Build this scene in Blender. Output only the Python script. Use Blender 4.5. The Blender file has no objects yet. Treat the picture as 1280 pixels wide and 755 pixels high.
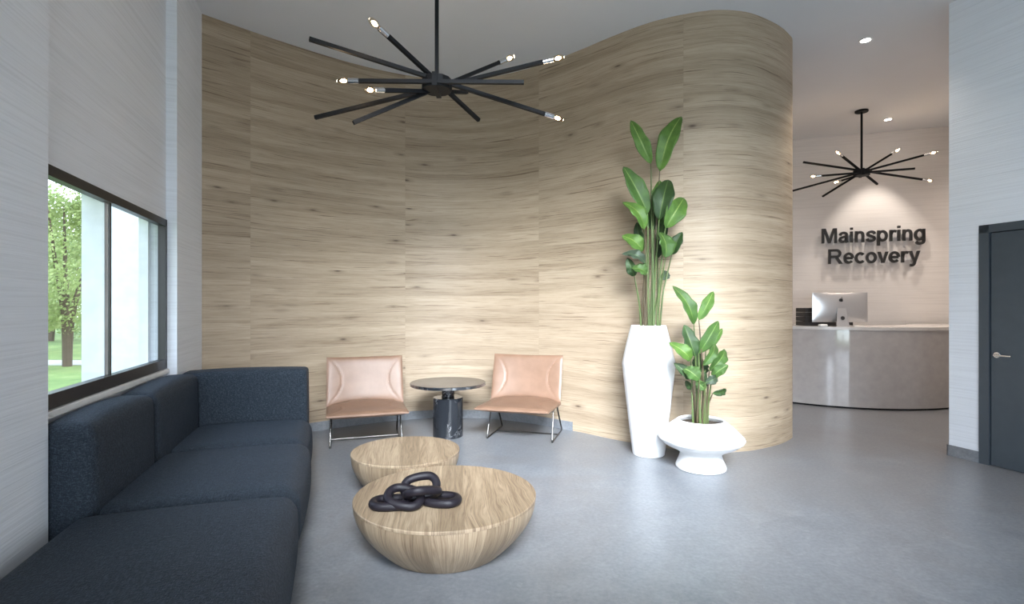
import bpy, bmesh, math, random
from mathutils import Vector, Matrix, noise
R = math.radians
SC = bpy.context.scene
COL = SC.collection
F = 650.0; CAMZ = 1.4; HZ = 381.0; H = 4.2

# ------------------------------------------------------------------ helpers
def uv2(u, v, z=0.0):               # room frame (u = into the room from the window wall, v = away along it)
    return Vector((0.9524*u - 0.3048*v, 0.3048*u + 0.9524*v, z))
YAW = math.atan2(0.3048, 0.9524)
def at(px, py, Y):
    return Vector(((px-640)/F*Y, Y, CAMZ-(py-HZ)/F*Y))

def link(name, bm, mat, parent=None, smooth=True, angle=35, loc=None, rotz=0):
    me = bpy.data.meshes.new(name)
    bmesh.ops.recalc_face_normals(bm, faces=bm.faces[:])
    bm.to_mesh(me); bm.free()
    if mat: me.materials.append(mat)
    if smooth:
        me.polygons.foreach_set('use_smooth', [True]*len(me.polygons))
        me.set_sharp_from_angle(angle=R(angle))
    o = bpy.data.objects.new(name, me); COL.objects.link(o)
    if loc is not None: o.location = loc
    o.rotation_euler = (0, 0, rotz)
    if parent: o.parent = parent
    return o
def empty(name, loc, rotz=0, parent=None):
    o = bpy.data.objects.new(name, None); COL.objects.link(o)
    o.empty_display_size = .1; o.location = loc; o.rotation_euler = (0, 0, rotz)
    if parent: o.parent = parent
    return o
def tag(o, label, cat, group=None, kind=None):
    o['label'] = label; o['category'] = cat
    if group: o['group'] = group
    if kind: o['kind'] = kind
    return o
def struct(o, label=None):
    o['kind'] = 'structure'
    if label: o['label'] = label
    return o

def bm_box(bm, x0, x1, y0, y1, z0, z1, M=None, bev=0):
    r = bmesh.ops.create_cube(bm, size=1)
    vs = r['verts']
    for v in vs:
        v.co = Vector(((x0+x1)/2+v.co.x*(x1-x0), (y0+y1)/2+v.co.y*(y1-y0), (z0+z1)/2+v.co.z*(z1-z0)))
    if bev:
        es = list({e for v in vs for e in v.link_edges})
        rr = bmesh.ops.bevel(bm, geom=es, offset=bev, segments=2, affect='EDGES', profile=.5)
        vs = list({v for f in rr['faces'] for v in f.verts} | {v for v in vs if v.is_valid})
    if M is not None:
        for v in vs: v.co = M @ v.co
    return bm
def box(*a, **k): return bm_box(bmesh.new(), *a, **k)
def uvbox(u0, u1, v0, v1, z0, z1, bm=None, bev=0):
    bm = bm or bmesh.new()
    return bm_box(bm, u0, u1, v0, v1, z0, z1, Matrix.Rotation(YAW, 4, 'Z'), bev)
def lathe(prof, n=64, bm=None, cx=0, cy=0):
    bm = bm or bmesh.new()
    rings = []
    for r, z in prof:
        if r < 1e-6: rings.append([bm.verts.new((cx, cy, z))])
        else: rings.append([bm.verts.new((cx+r*math.cos(2*math.pi*i/n), cy+r*math.sin(2*math.pi*i/n), z)) for i in range(n)])
    for a, b in zip(rings, rings[1:]):
        for i in range(n):
            j = (i+1) % n
            if len(a) == 1 and len(b) == 1: continue
            if len(a) == 1: bm.faces.new((a[0], b[i], b[j]))
            elif len(b) == 1: bm.faces.new((a[i], b[0], a[j]))
            else: bm.faces.new((a[i], b[i], b[j], a[j]))
    return bm
def tube(pts, rad, n=10, closed=False, bm=None, square=False):
    bm = bm or bmesh.new()
    pts = [Vector(p) for p in pts]; N = len(pts)
    if not isinstance(rad, (list, tuple)): rad = [rad]*N
    if square: n = 4
    prev = None; rings = []
    for i, p in enumerate(pts):
        if closed: t = pts[(i+1) % N]-pts[i-1]
        else: t = pts[min(i+1, N-1)]-pts[max(i-1, 0)]
        t.normalize()
        if prev is None:
            up = Vector((0, 0, 1)) if abs(t.z) < .95 else Vector((0, 1, 0))
            a = t.cross(up).normalized()
        else:
            a = (prev-t*prev.dot(t)).normalized()
        prev = a; b = t.cross(a)
        o = math.pi/4 if square else 0
        k = math.sqrt(2) if square else 1
        rings.append([bm.verts.new(p+(a*math.cos(o+2*math.pi*q/n)+b*math.sin(o+2*math.pi*q/n))*rad[i]*k) for q in range(n)])
    seq = list(zip(rings, rings[1:]+([rings[0]] if closed else [])))
    if not closed: seq = list(zip(rings, rings[1:]))
    for a, b in seq:
        for q in range(n):
            bm.faces.new((a[q], a[(q+1) % n], b[(q+1) % n], b[q]))
    if not closed:
        bm.faces.new(rings[0][::-1]); bm.faces.new(rings[-1])
    return bm
def spline(pts, m=8, closed=False):
    P = [Vector(p) for p in pts]; n = len(P); out = []
    rng = range(n if closed else n-1)
    for i in rng:
        g = (lambda k: P[k % n]) if closed else (lambda k: P[max(0, min(n-1, k))])
        a, b, c, d = g(i-1), g(i), g(i+1), g(i+2)
        for k in range(m):
            t = k/m
            out.append(.5*((2*b)+(c-a)*t+(2*a-5*b+4*c-d)*t*t+(3*b-a-3*c+d)*t**3))
    if not closed: out.append(P[-1])
    return out
def fillet(pts, r, seg=5):
    P = [Vector(p) for p in pts]; out = [P[0]]
    for a, b, c in zip(P, P[1:], P[2:]):
        d1 = (a-b).normalized(); d2 = (c-b).normalized()
        rr = min(r, (a-b).length*.45, (c-b).length*.45)
        s, e = b+d1*rr, b+d2*rr
        for k in range(seg+1):
            t = k/seg; out.append(s*(1-t)**2+b*2*t*(1-t)+e*t*t)
    out.append(P[-1]); return out
def soft_box(x0, x1, y0, y1, z0, z1, r, top=0.0, front=0.0, n=20, sag=0.0, M=None):
    """rounded, padded block; top / front = how far those faces swell"""
    bm = bmesh.new()
    bmesh.ops.create_cube(bm, size=2)
    bmesh.ops.subdivide_edges(bm, edges=bm.edges[:], cuts=n, use_grid_fill=True)
    hx, hy, hz = (x1-x0)/2, (y1-y0)/2, (z1-z0)/2
    C = Vector(((x0+x1)/2, (y0+y1)/2, (z0+z1)/2))
    for v in bm.verts:
        a, b, c = v.co
        # concentrate samples near the edges
        q = [math.copysign(abs(t)**.6 if abs(t) < 1 else 1, t) for t in (a, b, c)]
        p = Vector((q[0]*hx, q[1]*hy, q[2]*hz))
        inn = Vector((max(-hx+r, min(hx-r, p.x)), max(-hy+r, min(hy-r, p.y)), max(-hz+r, min(hz-r, p.z))))
        d = p-inn
        if d.length > 1e-9: p = inn+d.normalized()*r
        wx, wy, wz = 1-(p.x/hx)**2, 1-(p.y/hy)**2, 1-(p.z/hz)**2
        if top and p.z > 0: p.z += top*max(0, wx)**.7*max(0, wy)**.7*(p.z/hz)
        if front and p.x > 0: p.x += front*max(0, wy)**.6*max(0, wz)**.8*(p.x/hx)
        v.co = p+C
        if M is not None: v.co = M @ v.co
    return bm

# ------------------------------------------------------------------ materials
class NT:
    def __init__(s, name):
        s.m = bpy.data.materials.new(name); s.m.use_nodes = True
        s.t = s.m.node_tree; s.t.nodes.clear()
        s.out = s.n('ShaderNodeOutputMaterial')
        s.b = s.n('ShaderNodeBsdfPrincipled'); s.l(s.b, 0, s.out, 0)
    def n(s, ty, **k):
        x = s.t.nodes.new(ty)
        for a, b in k.items(): setattr(x, a, b)
        return x
    def l(s, a, i, b, j): s.t.links.new(a.outputs[i], b.inputs[j])
    def setb(s, **k):
        for a, v in k.items(): s.b.inputs[a.replace('_', ' ')].default_value = v
    def mapping(s, src, scale, rot=(0, 0, 0), loc=(0, 0, 0)):
        mp = s.n('ShaderNodeMapping'); mp.inputs['Scale'].default_value = scale
        mp.inputs['Rotation'].default_value = rot; mp.inputs['Location'].default_value = loc
        s.t.links.new(src, mp.inputs[0]); return mp.outputs[0]
    def noise(s, vec, scale, detail=4, rough=.55, dist=0):
        x = s.n('ShaderNodeTexNoise'); x.inputs['Scale'].default_value = scale
        x.inputs['Detail'].default_value = detail; x.inputs['Roughness'].default_value = rough
        x.inputs['Distortion'].default_value = dist
        s.t.links.new(vec, x.inputs['Vector']); return x.outputs[0]
    def ramp(s, fac, stops):
        x = s.n('ShaderNodeValToRGB'); e = x.color_ramp.elements
        while len(e) < len(stops): e.new(.5)
        for el, (p, c) in zip(e, stops):
            el.position = p; el.color = (*c, 1) if len(c) == 3 else c
        s.t.links.new(fac, x.inputs[0]); return x.outputs[0]
    def mix(s, fac, a, b, mode='MIX'):
        x = s.n('ShaderNodeMix', data_type='RGBA', blend_type=mode)
        for sock, val in ((x.inputs[0], fac), (x.inputs[6], a), (x.inputs[7], b)):
            if hasattr(val, 'is_linked'): s.t.links.new(val, sock)
            elif isinstance(val, (int, float)): sock.default_value = val
            else: sock.default_value = (*val, 1)
        return x.outputs[2]
    def math(s, op, a, b=0.0, clamp=False):
        x = s.n('ShaderNodeMath', operation=op, use_clamp=clamp)
        for i, val in enumerate((a, b)):
            if hasattr(val, 'is_linked'): s.t.links.new(val, x.inputs[i])
            else: x.inputs[i].default_value = val
        return x.outputs[0]
    def combine(s, x, y, z):
        c = s.n('ShaderNodeCombineXYZ')
        for i, val in enumerate((x, y, z)):
            if hasattr(val, 'is_linked'): s.t.links.new(val, c.inputs[i])
            else: c.inputs[i].default_value = val
        return c.outputs[0]
    def bump(s, h, strength=.3, dist=.01):
        x = s.n('ShaderNodeBump'); x.inputs['Strength'].default_value = strength
        x.inputs['Distance'].default_value = dist
        s.t.links.new(h, x.inputs['Height']); s.t.links.new(x.outputs[0], s.b.inputs['Normal'])
    def col(s, c): s.t.links.new(c, s.b.inputs['Base Color'])
    def rough(s, c): s.t.links.new(c, s.b.inputs['Roughness'])
    def pos(s): return s.n('ShaderNodeNewGeometry').outputs['Position']
    def obj(s): return s.n('ShaderNodeTexCoord').outputs['Object']
    def uv(s): return s.n('ShaderNodeTexCoord').outputs['UV']

def plain(name, col, rough=.5, metal=0.0, bump=0.0, bscale=200, **k):
    m = NT(name); m.setb(Roughness=rough, Metallic=metal, **k)
    o = m.obj(); nz = m.noise(o, 9, 4)
    a = tuple(c*.93 for c in col); b = tuple(min(1, c*1.06) for c in col)
    m.col(m.ramp(nz, [(.3, a), (.7, b)]))
    if bump: m.bump(m.noise(o, bscale, 2), bump, .002)
    return m.m

def mat_wallpaper(name, tint):
    m = NT(name); p = m.pos()
    fine = m.noise(m.mapping(p, (1.3, 1.3, 95)), 1.0, 3, .6)
    mid = m.noise(m.mapping(p, (.5, .5, 30)), 1.0, 2, .5)
    weave = m.noise(m.mapping(p, (60, 60, 60)), 1, 2)
    h = m.math('ADD', m.math('MULTIPLY', fine, 1.0), m.math('MULTIPLY', weave, .12))
    c = m.ramp(fine, [(.28, tuple(x*.86 for x in tint)), (.5, tint), (.72, tuple(min(1, x*1.05) for x in tint))])
    m.col(m.mix(.3, c, m.ramp(mid, [(.3, tuple(x*.93 for x in tint)), (.7, tint)])))
    m.bump(h, .4, .006); m.setb(Roughness=.8); return m.m

def mat_wood_wall():
    m = NT('oak veneer'); sep = m.n('ShaderNodeSeparateXYZ'); m.t.links.new(m.uv(), sep.inputs[0])
    u, v = sep.outputs[0], sep.outputs[1]
    pan = m.math('FLOOR', m.math('DIVIDE', m.math('ADD', u, -.26+1.72*4), 1.72))
    wob = m.math('MULTIPLY', pan, .071)
    pl = m.math('FLOOR', m.math('DIVIDE', m.math('ADD', v, wob), .215))
    wn = m.n('ShaderNodeTexWhiteNoise', noise_dimensions='3D'); m.t.links.new(m.combine(pan, pl, 3.0), wn.inputs[0])
    rnd = wn.outputs[0]
    off = m.math('MULTIPLY', rnd, 37.0)
    bc = m.combine(m.math('ADD', u, off), v, off)
    flow = m.noise(m.mapping(bc, (.55, 5.5, 1)), 1.0, 3, .5, .4)            # long bending figure
    vv = m.math('ADD', v, m.math('MULTIPLY', flow, .10))
    gc = m.combine(m.math('ADD', u, off), vv, off)
    g1 = m.noise(m.mapping(gc, (.8, 36, 1)), 1.0, 6, .66, .5)
    g2 = m.noise(m.mapping(gc, (2.6, 120, 1)), 1.0, 4, .65, .1)
    g3 = m.noise(m.mapping(gc, (.35, 7, 1)), 1.0, 2, .5)
    light, midc, dark = (.60, .50, .375), (.50, .40, .285), (.33, .245, .165)
    c = m.ramp(g1, [(.24, (.40, .31, .215)), (.40, midc), (.56, light), (.80, (.66, .56, .43))])
    c = m.mix(.42, c, m.ramp(g2, [(.38, (.22, .16, .105)), (.48, (.52, .425, .31)), (.60, (.72, .62, .49))]))
    g5 = m.noise(m.mapping(gc, (6, 330, 1)), 1.0, 3, .6)
    c = m.mix(.22, c, m.ramp(g5, [(.40, (.18, .13, .085)), (.52, (.68, .58, .46))]))
    c = m.mix(.38, c, m.ramp(g3, [(.34, (.30, .22, .14)), (.6, (.66, .54, .40))]))
    g4 = m.noise(m.mapping(gc, (1.5, 85, 1)), 1.0, 4, .6, .4)
    c = m.mix(m.ramp(g4, [(.33, (.8,)*3), (.41, (0, 0, 0))]), c, (.22, .155, .10))
    # tone of each board
    c = m.mix(.85, c, m.ramp(rnd, [(0, (.88, .87, .86)), (.5, (.95, .945, .94)), (1, (1.0, 1.0, 1.0))]), 'MULTIPLY')
    # knots: small dark eyes with a halo
    vo = m.n('ShaderNodeTexVoronoi', feature='F1'); vo.inputs['Scale'].default_value = 1
    dv = m.mapping(gc, (2.4, 8.5, 1)); m.t.links.new(dv, vo.inputs['Vector'])
    vsel = m.n('ShaderNodeSeparateColor'); m.t.links.new(vo.outputs['Color'], vsel.inputs[0])
    sel = m.math('GREATER_THAN', vsel.outputs[0], .62)
    k = m.ramp(vo.outputs['Distance'], [(.0, (1, 1, 1)), (.05, (.8,)*3), (.12, (.28,)*3), (.3, (0, 0, 0))])
    fac = m.math('MULTIPLY', m.math('MULTIPLY', k, sel), .95)
    c = m.mix(fac, c, (.085, .05, .03))
    # joints
    fr = m.math('FRACT', m.math('DIVIDE', m.math('ADD', v, wob), .215))
    j = m.math('LESS_THAN', fr, .012)
    fu = m.math('FRACT', m.math('DIVIDE', m.math('ADD', u, -.26+1.72*4), 1.72))
    j2 = m.math('LESS_THAN', fu, .0016)
    jj = m.math('MULTIPLY', m.math('MAXIMUM', m.math('MULTIPLY', j, .16), m.math('MULTIPLY', j2, .12)), 1.0)
    c = m.mix(jj, c, (.2, .14, .09))
    c = m.mix(1.0, c, (.71, .675, .645), 'MULTIPLY')
    m.col(c)
    m.rough(m.ramp(g2, [(.3, (.62,)*3), (.7, (.52,)*3)]))
    m.bump(g2, .12, .003); m.b.inputs['Specular IOR Level'].default_value = .45
    return m.m

def mat_table_wood(name, axis):
    """planks running along object Y; on the side boards (axis 'side') grain runs up"""
    m = NT(name); sep = m.n('ShaderNodeSeparateXYZ'); m.t.links.new(m.obj(), sep.inputs[0])
    x, y, z = sep.outputs
    if axis == 'top': a, b = x, y
    else:
        at2 = m.math('ARCTAN2', y, x); a, b = m.math('MULTIPLY', at2, .5), z
    W = .135
    pl = m.math('FLOOR', m.math('DIVIDE', m.math('ADD', a, 5.03), W))
    wn = m.n('ShaderNodeTexWhiteNoise', noise_dimensions='2D'); m.t.links.new(m.combine(pl, 1.7, 0), wn.inputs[0])
    off = m.math('MULTIPLY', wn.outputs[0], 23.0)
    bc = m.combine(a, m.math('ADD', b, off), off)
    fl = m.noise(m.mapping(bc, (5, 1.1, 1)), 1, 2, .5, .5)
    aa = m.math('ADD', a, m.math('MULTIPLY', fl, .14))
    gc = m.combine(aa, m.math('ADD', b, off), off)
    g1 = m.noise(m.mapping(gc, (58, 2.0, 1)), 1, 5, .66, .3)
    g2 = m.noise(m.mapping(gc, (190, 7, 1)), 1, 3, .6)
    c = m.ramp(g1, [(.28, (.17, .115, .07)), (.43, (.33, .245, .16)), (.57, (.48, .375, .255)), (.75, (.56, .45, .32))])
    c = m.mix(.35, c, m.ramp(g2, [(.35, (.20, .14, .085)), (.58, (.52, .42, .29))]))
    c = m.mix(.9, c, m.ramp(wn.outputs[0], [(0, (.52, .49, .46)), (.3, (.70, .67, .64)), (.6, (.90, .88, .86)), (1, (1, 1, 1))]), 'MULTIPLY')
    fr = m.math('FRACT', m.math('DIVIDE', m.math('ADD', a, 5.03), W))
    c = m.mix(m.math('MULTIPLY', m.math('LESS_THAN', fr, .018), .45), c, (.16, .11, .07))
    g3 = m.noise(m.mapping(gc, (150, 3.5, 1)), 1, 3, .6)
    c = m.mix(m.ramp(g3, [(.32, (.75,)*3), (.42, (0, 0, 0))]), c, (.15, .10, .062))
    c = m.mix(1.0, c, (.84, .82, .82), 'MULTIPLY')
    m.col(c); m.setb(Roughness=.45); m.bump(g2, .1, .002)
    return m.m

def mat_floor():
    m = NT('polished concrete'); p = m.pos()
    a = m.noise(p, 1.1, 6, .62, .5); b = m.noise(p, 5.5, 8, .68, .9); d = m.noise(p, 42, 4, .6)
    K = .80
    c = m.ramp(a, [(.3, (.205, .222, .250)), (.5, (.245, .264, .295)), (.7, (.285, .303, .332))])
    c = m.mix(.5, c, m.ramp(b, [(.32, (.135, .148, .172)), (.5, (.235, .253, .283)), (.70, (.39, .405, .43))]))
    c = m.mix(.28, c, m.ramp(d, [(.35, (.13, .14, .16)), (.65, (.35, .36, .375))]))
    c = m.mix(m.ramp(m.noise(p, .55, 4, .6, .8), [(.46, (0, 0, 0)), (.66, (.55,)*3)]), c, (.20, .185, .178))
    c = m.mix(1.0, c, (K, K, K), 'MULTIPLY')
    # thin pale scratches left by the trowel
    r = m.n('ShaderNodeTexNoise'); r.inputs['Scale'].default_value = 2.6; r.inputs['Detail'].default_value = 5
    r.inputs['Distortion'].default_value = 2.2; m.t.links.new(m.mapping(p, (1, 2.2, 1), (0, 0, .5)), r.inputs['Vector'])
    line = m.math('ABSOLUTE', m.math('SUBTRACT', r.outputs[0], .53))
    c = m.mix(m.math('MULTIPLY', m.math('LESS_THAN', line, .0022), .25), c, (.42, .43, .44))
    m.col(c)
    m.rough(m.ramp(b, [(.3, (.30,)*3), (.7, (.42,)*3)]))
    m.bump(b, .03, .01); m.b.inputs['Specular IOR Level'].default_value = .55
    return m.m

def mat_fabric():
    m = NT('navy woven fabric'); o = m.obj()
    w1 = m.noise(m.mapping(o, (55, 210, 210)), 1, 2, .6); w2 = m.noise(m.mapping(o, (210, 55, 120)), 1, 2, .6)
    w = m.math('ADD', w1, w2)
    big = m.noise(o, 3, 3)
    c = m.ramp(m.math('MULTIPLY', w, .5), [(.38, (.005, .008, .013)), (.5, (.014, .021, .030)), (.62, (.050, .064, .082))])
    m.col(m.mix(.25, c, m.ramp(big, [(.3, (.010, .014, .020)), (.7, (.024, .033, .045))])))
    m.setb(Roughness=.6); m.b.inputs['Specular IOR Level'].default_value = .22; m.b.inputs['Sheen Weight'].default_value = .05
    m.b.inputs['Sheen Roughness'].default_value = .5; m.b.inputs['Sheen Tint'].default_value = (.6, .75, 1, 1)
    m.bump(w, .9, .007); return m.m

def mat_marble(ior=1.55):
    m = NT('black marble'); o = m.obj()
    n1 = m.noise(o, 7, 6, .6, 2.0)
    v = m.math('ABSOLUTE', m.math('SUBTRACT', n1, .52))
    n2 = m.noise(o, 5, 3)
    f = m.math('MULTIPLY', m.math('LESS_THAN', v, .007), m.math('GREATER_THAN', n2, .54))
    m.col(m.mix(m.math('MULTIPLY', f, .55), (.016, .018, .022), (.5, .5, .52)))
    m.setb(Roughness=.09); m.b.inputs['IOR'].default_value = ior
    return m.m

def mat_leaf(name, a, b, rib):
    m = NT(name); sep = m.n('ShaderNodeSeparateXYZ'); m.t.links.new(m.uv(), sep.inputs[0])
    x, y = sep.outputs[0], sep.outputs[1]      # x across -1..1 stored 0..1, y along
    ax = m.math('ABSOLUTE', m.math('SUBTRACT', x, .5))
    vein = m.math('SINE', m.math('MULTIPLY', m.math('SUBTRACT', y, m.math('MULTIPLY', ax, .35)), 150))
    nz = m.noise(m.obj(), 14, 4)
    c = m.ramp(nz, [(.3, a), (.7, b)])
    c = m.mix(m.math('MULTIPLY', m.math('GREATER_THAN', vein, .6), .22), c, tuple(min(1, q*1.5) for q in b))
    c = m.mix(m.math('LESS_THAN', ax, .028), c, rib)
    m.col(m.mix(1.0, c, (.74, .74, .74), 'MULTIPLY')); m.setb(Roughness=.52); m.b.inputs['Specular IOR Level'].default_value = .35
    m.b.inputs['Transmission Weight'].default_value = 0
    m.bump(vein, .15, .002)
    return m.m

def mat_glass(name, tint=(1, 1, 1), rough=0.0):
    m = NT(name); gl = m.n('ShaderNodeBsdfGlossy'); gl.inputs['Roughness'].default_value = .02
    tr = m.n('ShaderNodeBsdfTransparent'); tr.inputs[0].default_value = (*tint, 1)
    fr = m.n('ShaderNodeFresnel'); fr.inputs[0].default_value = 1.45
    bf = m.n('ShaderNodeNewGeometry').outputs['Backfacing']
    fac = m.math('MULTIPLY', fr.outputs[0], m.math('SUBTRACT', 1.0, bf))
    mx = m.n('ShaderNodeMixShader'); m.t.links.new(fac, mx.inputs[0]); m.l(tr, 0, mx, 1); m.l(gl, 0, mx, 2); m.l(mx, 0, m.out, 0)
    return m.m
def mat_emit(name, col, s):
    m = NT(name); m.setb(Base_Color=(*col, 1)); m.b.inputs['Emission Color'].default_value = (*col, 1)
    m.b.inputs['Emission Strength'].default_value = s; return m.m
def mat_metal(name, col, rough, sc=(2, 2, 400), mt=1.0):
    m = NT(name); m.setb(Metallic=mt)
    nz = m.noise(m.mapping(m.obj(), sc), 1, 2)
    m.col(m.ramp(nz, [(.3, tuple(c*.9 for c in col)), (.7, col)]))
    m.rough(m.ramp(nz, [(.3, (rough*.8,)*3), (.7, (rough*1.2,)*3)])); return m.m

M_WALL = mat_wallpaper('white grasscloth', (.75, .775, .82))
M_WALLR = mat_wallpaper('warm white grasscloth', (.72, .70, .69))
def mat_ceiling():
    m = NT('ceiling plaster'); m.setb(Roughness=.88)
    m.col(m.ramp(m.noise(m.pos(), 1.5, 3), [(.3, (.69, .70, .735)), (.7, (.71, .72, .75))])); return m.m
M_CEIL = mat_ceiling()
M_WOOD = mat_wood_wall(); M_FLOOR = mat_floor()
M_TOP = mat_table_wood('oak table top', 'top'); M_SIDE = mat_table_wood('oak table side', 'side')
M_FAB = mat_fabric(); M_MARB = mat_marble()
def mat_leather():
    m = NT('tan leather'); o = m.obj()
    vo = m.n('ShaderNodeTexVoronoi'); vo.inputs['Scale'].default_value = 240; m.t.links.new(o, vo.inputs['Vector'])
    m.col(m.ramp(m.noise(o, 6, 5), [(.3, (.185, .108, .070)), (.7, (.235, .139, .093))]))
    m.bump(vo.outputs[0], .12, .001); m.setb(Roughness=.42); m.b.inputs['Specular IOR Level'].default_value = .4
    return m.m
M_LEA = mat_leather(); M_SEAM = plain('leather stitching', (.33, .17, .11), .5)
M_STEEL = mat_metal('brushed dark steel', (.14, .135, .13), .3)
M_CHROME = mat_metal('satin chrome', (.78, .78, .79), .18)
M_BLACK = plain('matte black metal', (.009, .0095, .011), .5, bump=.05, Specular_IOR_Level=.12)
M_DOOR = plain('charcoal door paint', (.052, .066, .080), .42, bump=.05, bscale=350)
M_FRAME = plain('dark bronze window frame', (.014, .013, .013), .38)
M_BASE = M_FLOOR
M_CER = plain('matte white ceramic', (.76, .755, .75), .55, bump=.04, bscale=120)
M_SOIL = plain('dark potting soil', (.05, .035, .022), .95, bump=.8, bscale=60)
M_CHAIN = plain('black stained wood', (.010, .008, .012), .5, Specular_IOR_Level=.3, bump=.25, bscale=70)
M_DESK = plain('glossy taupe lacquer', (.44, .415, .405), .10, Coat_Weight=1.0, Coat_Roughness=.05)
M_DTOP = plain('pale counter lacquer', (.62, .60, .585), .22)
M_TRAY = plain('black plastic', (.035, .033, .033), .45)
M_PAPER = plain('white paper', (.85, .84, .82), .7)
M_ALU = mat_metal('anodised aluminium', (.60, .60, .615), .34, (1, 1, 1), .75)
M_SIGN = plain('black sign letters', (.014, .014, .015), .4)
M_BULBG = mat_glass('clear bulb glass', (1, .93, .84))
M_FIL = mat_emit('glowing filament', (1.0, .72, .42), 42)
M_SPOT = mat_emit('lit downlight lens', (1.0, .93, .84), 18)
M_WHITE = plain('white painted metal', (.8, .8, .8), .5)
M_GLASS = mat_glass('window glass', (.97, .985, .98))
M_STUCCO = plain('white exterior render', (.82, .84, .87), .7, bump=.2, bscale=40)
M_LEAF = [mat_leaf('leaf green', (.035, .082, .016), (.062, .138, .024), (.20, .28, .08)),
          mat_leaf('leaf bright', (.055, .125, .02), (.10, .20, .032), (.28, .38, .10)),
          mat_leaf('leaf dark', (.017, .042, .012), (.032, .074, .016), (.10, .15, .045)),
          mat_leaf('leaf grey', (.035, .055, .034), (.055, .085, .05), (.12, .16, .10))]
M_STALK = plain('green stalk', (.075, .115, .03), .5)
M_STALKB = plain('brown green stalk', (.075, .055, .028), .55)

# ------------------------------------------------------------------ room shell
# floor polygon, clipped at the outer face of the window wall
def poly_slab(pts, z0, z1):
    bm = bmesh.new()
    lo = [bm.verts.new((p[0], p[1], z0)) for p in pts]; hi = [bm.verts.new((p[0], p[1], z1)) for p in pts]
    n = len(pts); bm.faces.new(hi); bm.faces.new(lo[::-1])
    for i in range(n): bm.faces.new((lo[i], lo[(i+1) % n], hi[(i+1) % n], hi[i]))
    return bm
UW = -1.395; UP = -1.317; UO = -1.50
a = uv2(UO, -3.4); b = uv2(UO, 5.9)
room = [(a.x, a.y), (9.2, a.y), (9.2, 10.6), (-3.6, 10.6), (b.x, b.y)]
struct(link('floor', poly_slab(room, -.12, 0), M_FLOOR, smooth=False))
struct(link('ceiling', poly_slab(room, H, H+.2), M_CEIL, smooth=False))
WV0, WV1, WZ0, WZ1 = 2.83, 4.885, .885, 2.09
bm = uvbox(UO, UW, -3.4, WV0, 0, H); uvbox(UO, UW, WV1, 5.85, 0, H, bm)
uvbox(UO, UW, WV0, WV1, 0, WZ0, bm); uvbox(UO, UW, WV0, WV1, WZ1, H, bm)
uvbox(UW, UP, -3.4, 2.96, 0, H, bm); uvbox(UW, UP, 4.90, 5.75, 0, H, bm)
struct(link('wall_left', bm, M_WALL, smooth=False))
# right wall with the door opening
UR = 5.35; DV1, DV0, DZ = 3.125, 2.05, 2.10
bm = uvbox(UR, UR+.2, DV1, 3.37, 0, H); uvbox(UR, UR+.2, -4.6, DV0, 0, H, bm)
uvbox(UR, UR+.2, DV0, DV1, DZ, H, bm)
struct(link('wall_right', bm, M_WALL, smooth=False))
bm = uvbox(UR-.012, UR, DV1, 3.37+.012, 0, .1); uvbox(UR-.012, UR+.2, 3.37, 3.382, 0, .1, bm); uvbox(UR-.012, UR, -2, DV0, 0, .1, bm)
struct(link('baseboard_right', bm, M_BASE, smooth=False))
# reception: back wall, closing walls
W0 = Vector((4.81, 8.83)); WD = Vector((.9496, -.3134)); WN = Vector((-.3134, -.9496))
def wall_strip(p, q, th, z0=0, z1=H, bm=None):
    d = (q-p).normalized(); n = Vector((-d.y, d.x))*th
    pts = [p, q, q+n, p+n]
    return pts
p, q = W0-WD*3.0, W0+WD*4.1
struct(link('wall_back', poly_slab(wall_strip(p, q, .15), 0, H), M_WALLR, smooth=False))
c0 = uv2(UR+.2, 3.2).xy; c1 = uv2(UR+3.1, 3.2).xy
struct(link('wall_hall_near', poly_slab(wall_strip(c0, c1, .15), 0, H), M_WALL, smooth=False))
struct(link('wall_hall_far', poly_slab([c1, c1+Vector((.15, 0)), Vector((q.x+.1, q.y+.3)), Vector((q.x-.1, q.y-.1))], 0, H), M_WALLR, smooth=False))
# rear wall behind the camera: glazed opening
ry = -3.3
al = uv2(UP, -3.0)
bm = box(-1.0, -.3, ry-.15, ry, 0, H); box_ = bm_box
bm_box(bm, 4.4, 9.0, ry-.15, ry, 0, H); bm_box(bm, -.3, 4.4, ry-.15, ry, 2.5, H); bm_box(bm, -.3, 4.4, ry-.15, ry, 0, .08)
struct(link('wall_rear', bm, M_WALL, smooth=False))
bm = bmesh.new()
for x in (-.3, 1.22, 2.78, 4.34): bm_box(bm, x, x+.06, ry-.12, ry-.04, .08, 2.5)
bm_box(bm, -.3, 4.4, ry-.12, ry-.04, 2.44, 2.5); bm_box(bm, -.3, 4.4, ry-.12, ry-.04, .08, .14)
struct(link('window_2', bm, M_FRAME, smooth=False))

# curved timber wall
path = [(-3.07, 4.915), (-2.985, 5.0), (-2.6, 5.39), (-2.2, 5.75), (-1.85, 6.03), (-1.5, 6.24), (-1.1, 6.41), (-.65, 6.46), (-.2, 6.37),
        (.2, 6.16), (.68, 5.78), (1.06, 5.41), (1.42, 5.12), (1.82, 4.955), (2.07, 4.94), (2.32, 5.0), (2.66, 5.2), (2.87, 5.385), (2.98, 5.52),
        (3.075, 5.8), (3.06, 6.2), (2.93, 6.8), (2.85, 7.6), (2.85, 9.25)]
P2 = [v for v in spline([(x, y, 0) for x, y in path], 12)]
for _ in range(14):
    P2 = [P2[0]]+[(P2[i-1]+P2[i]*2+P2[i+1])/4 for i in range(1, len(P2)-1)]+[P2[-1]]
def arc_index(P, cond):
    for i, p in enumerate(P):
        if cond(p): return i
S = [0]
for a_, b_ in zip(P2, P2[1:]): S.append(S[-1]+(b_-a_).length)
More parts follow.
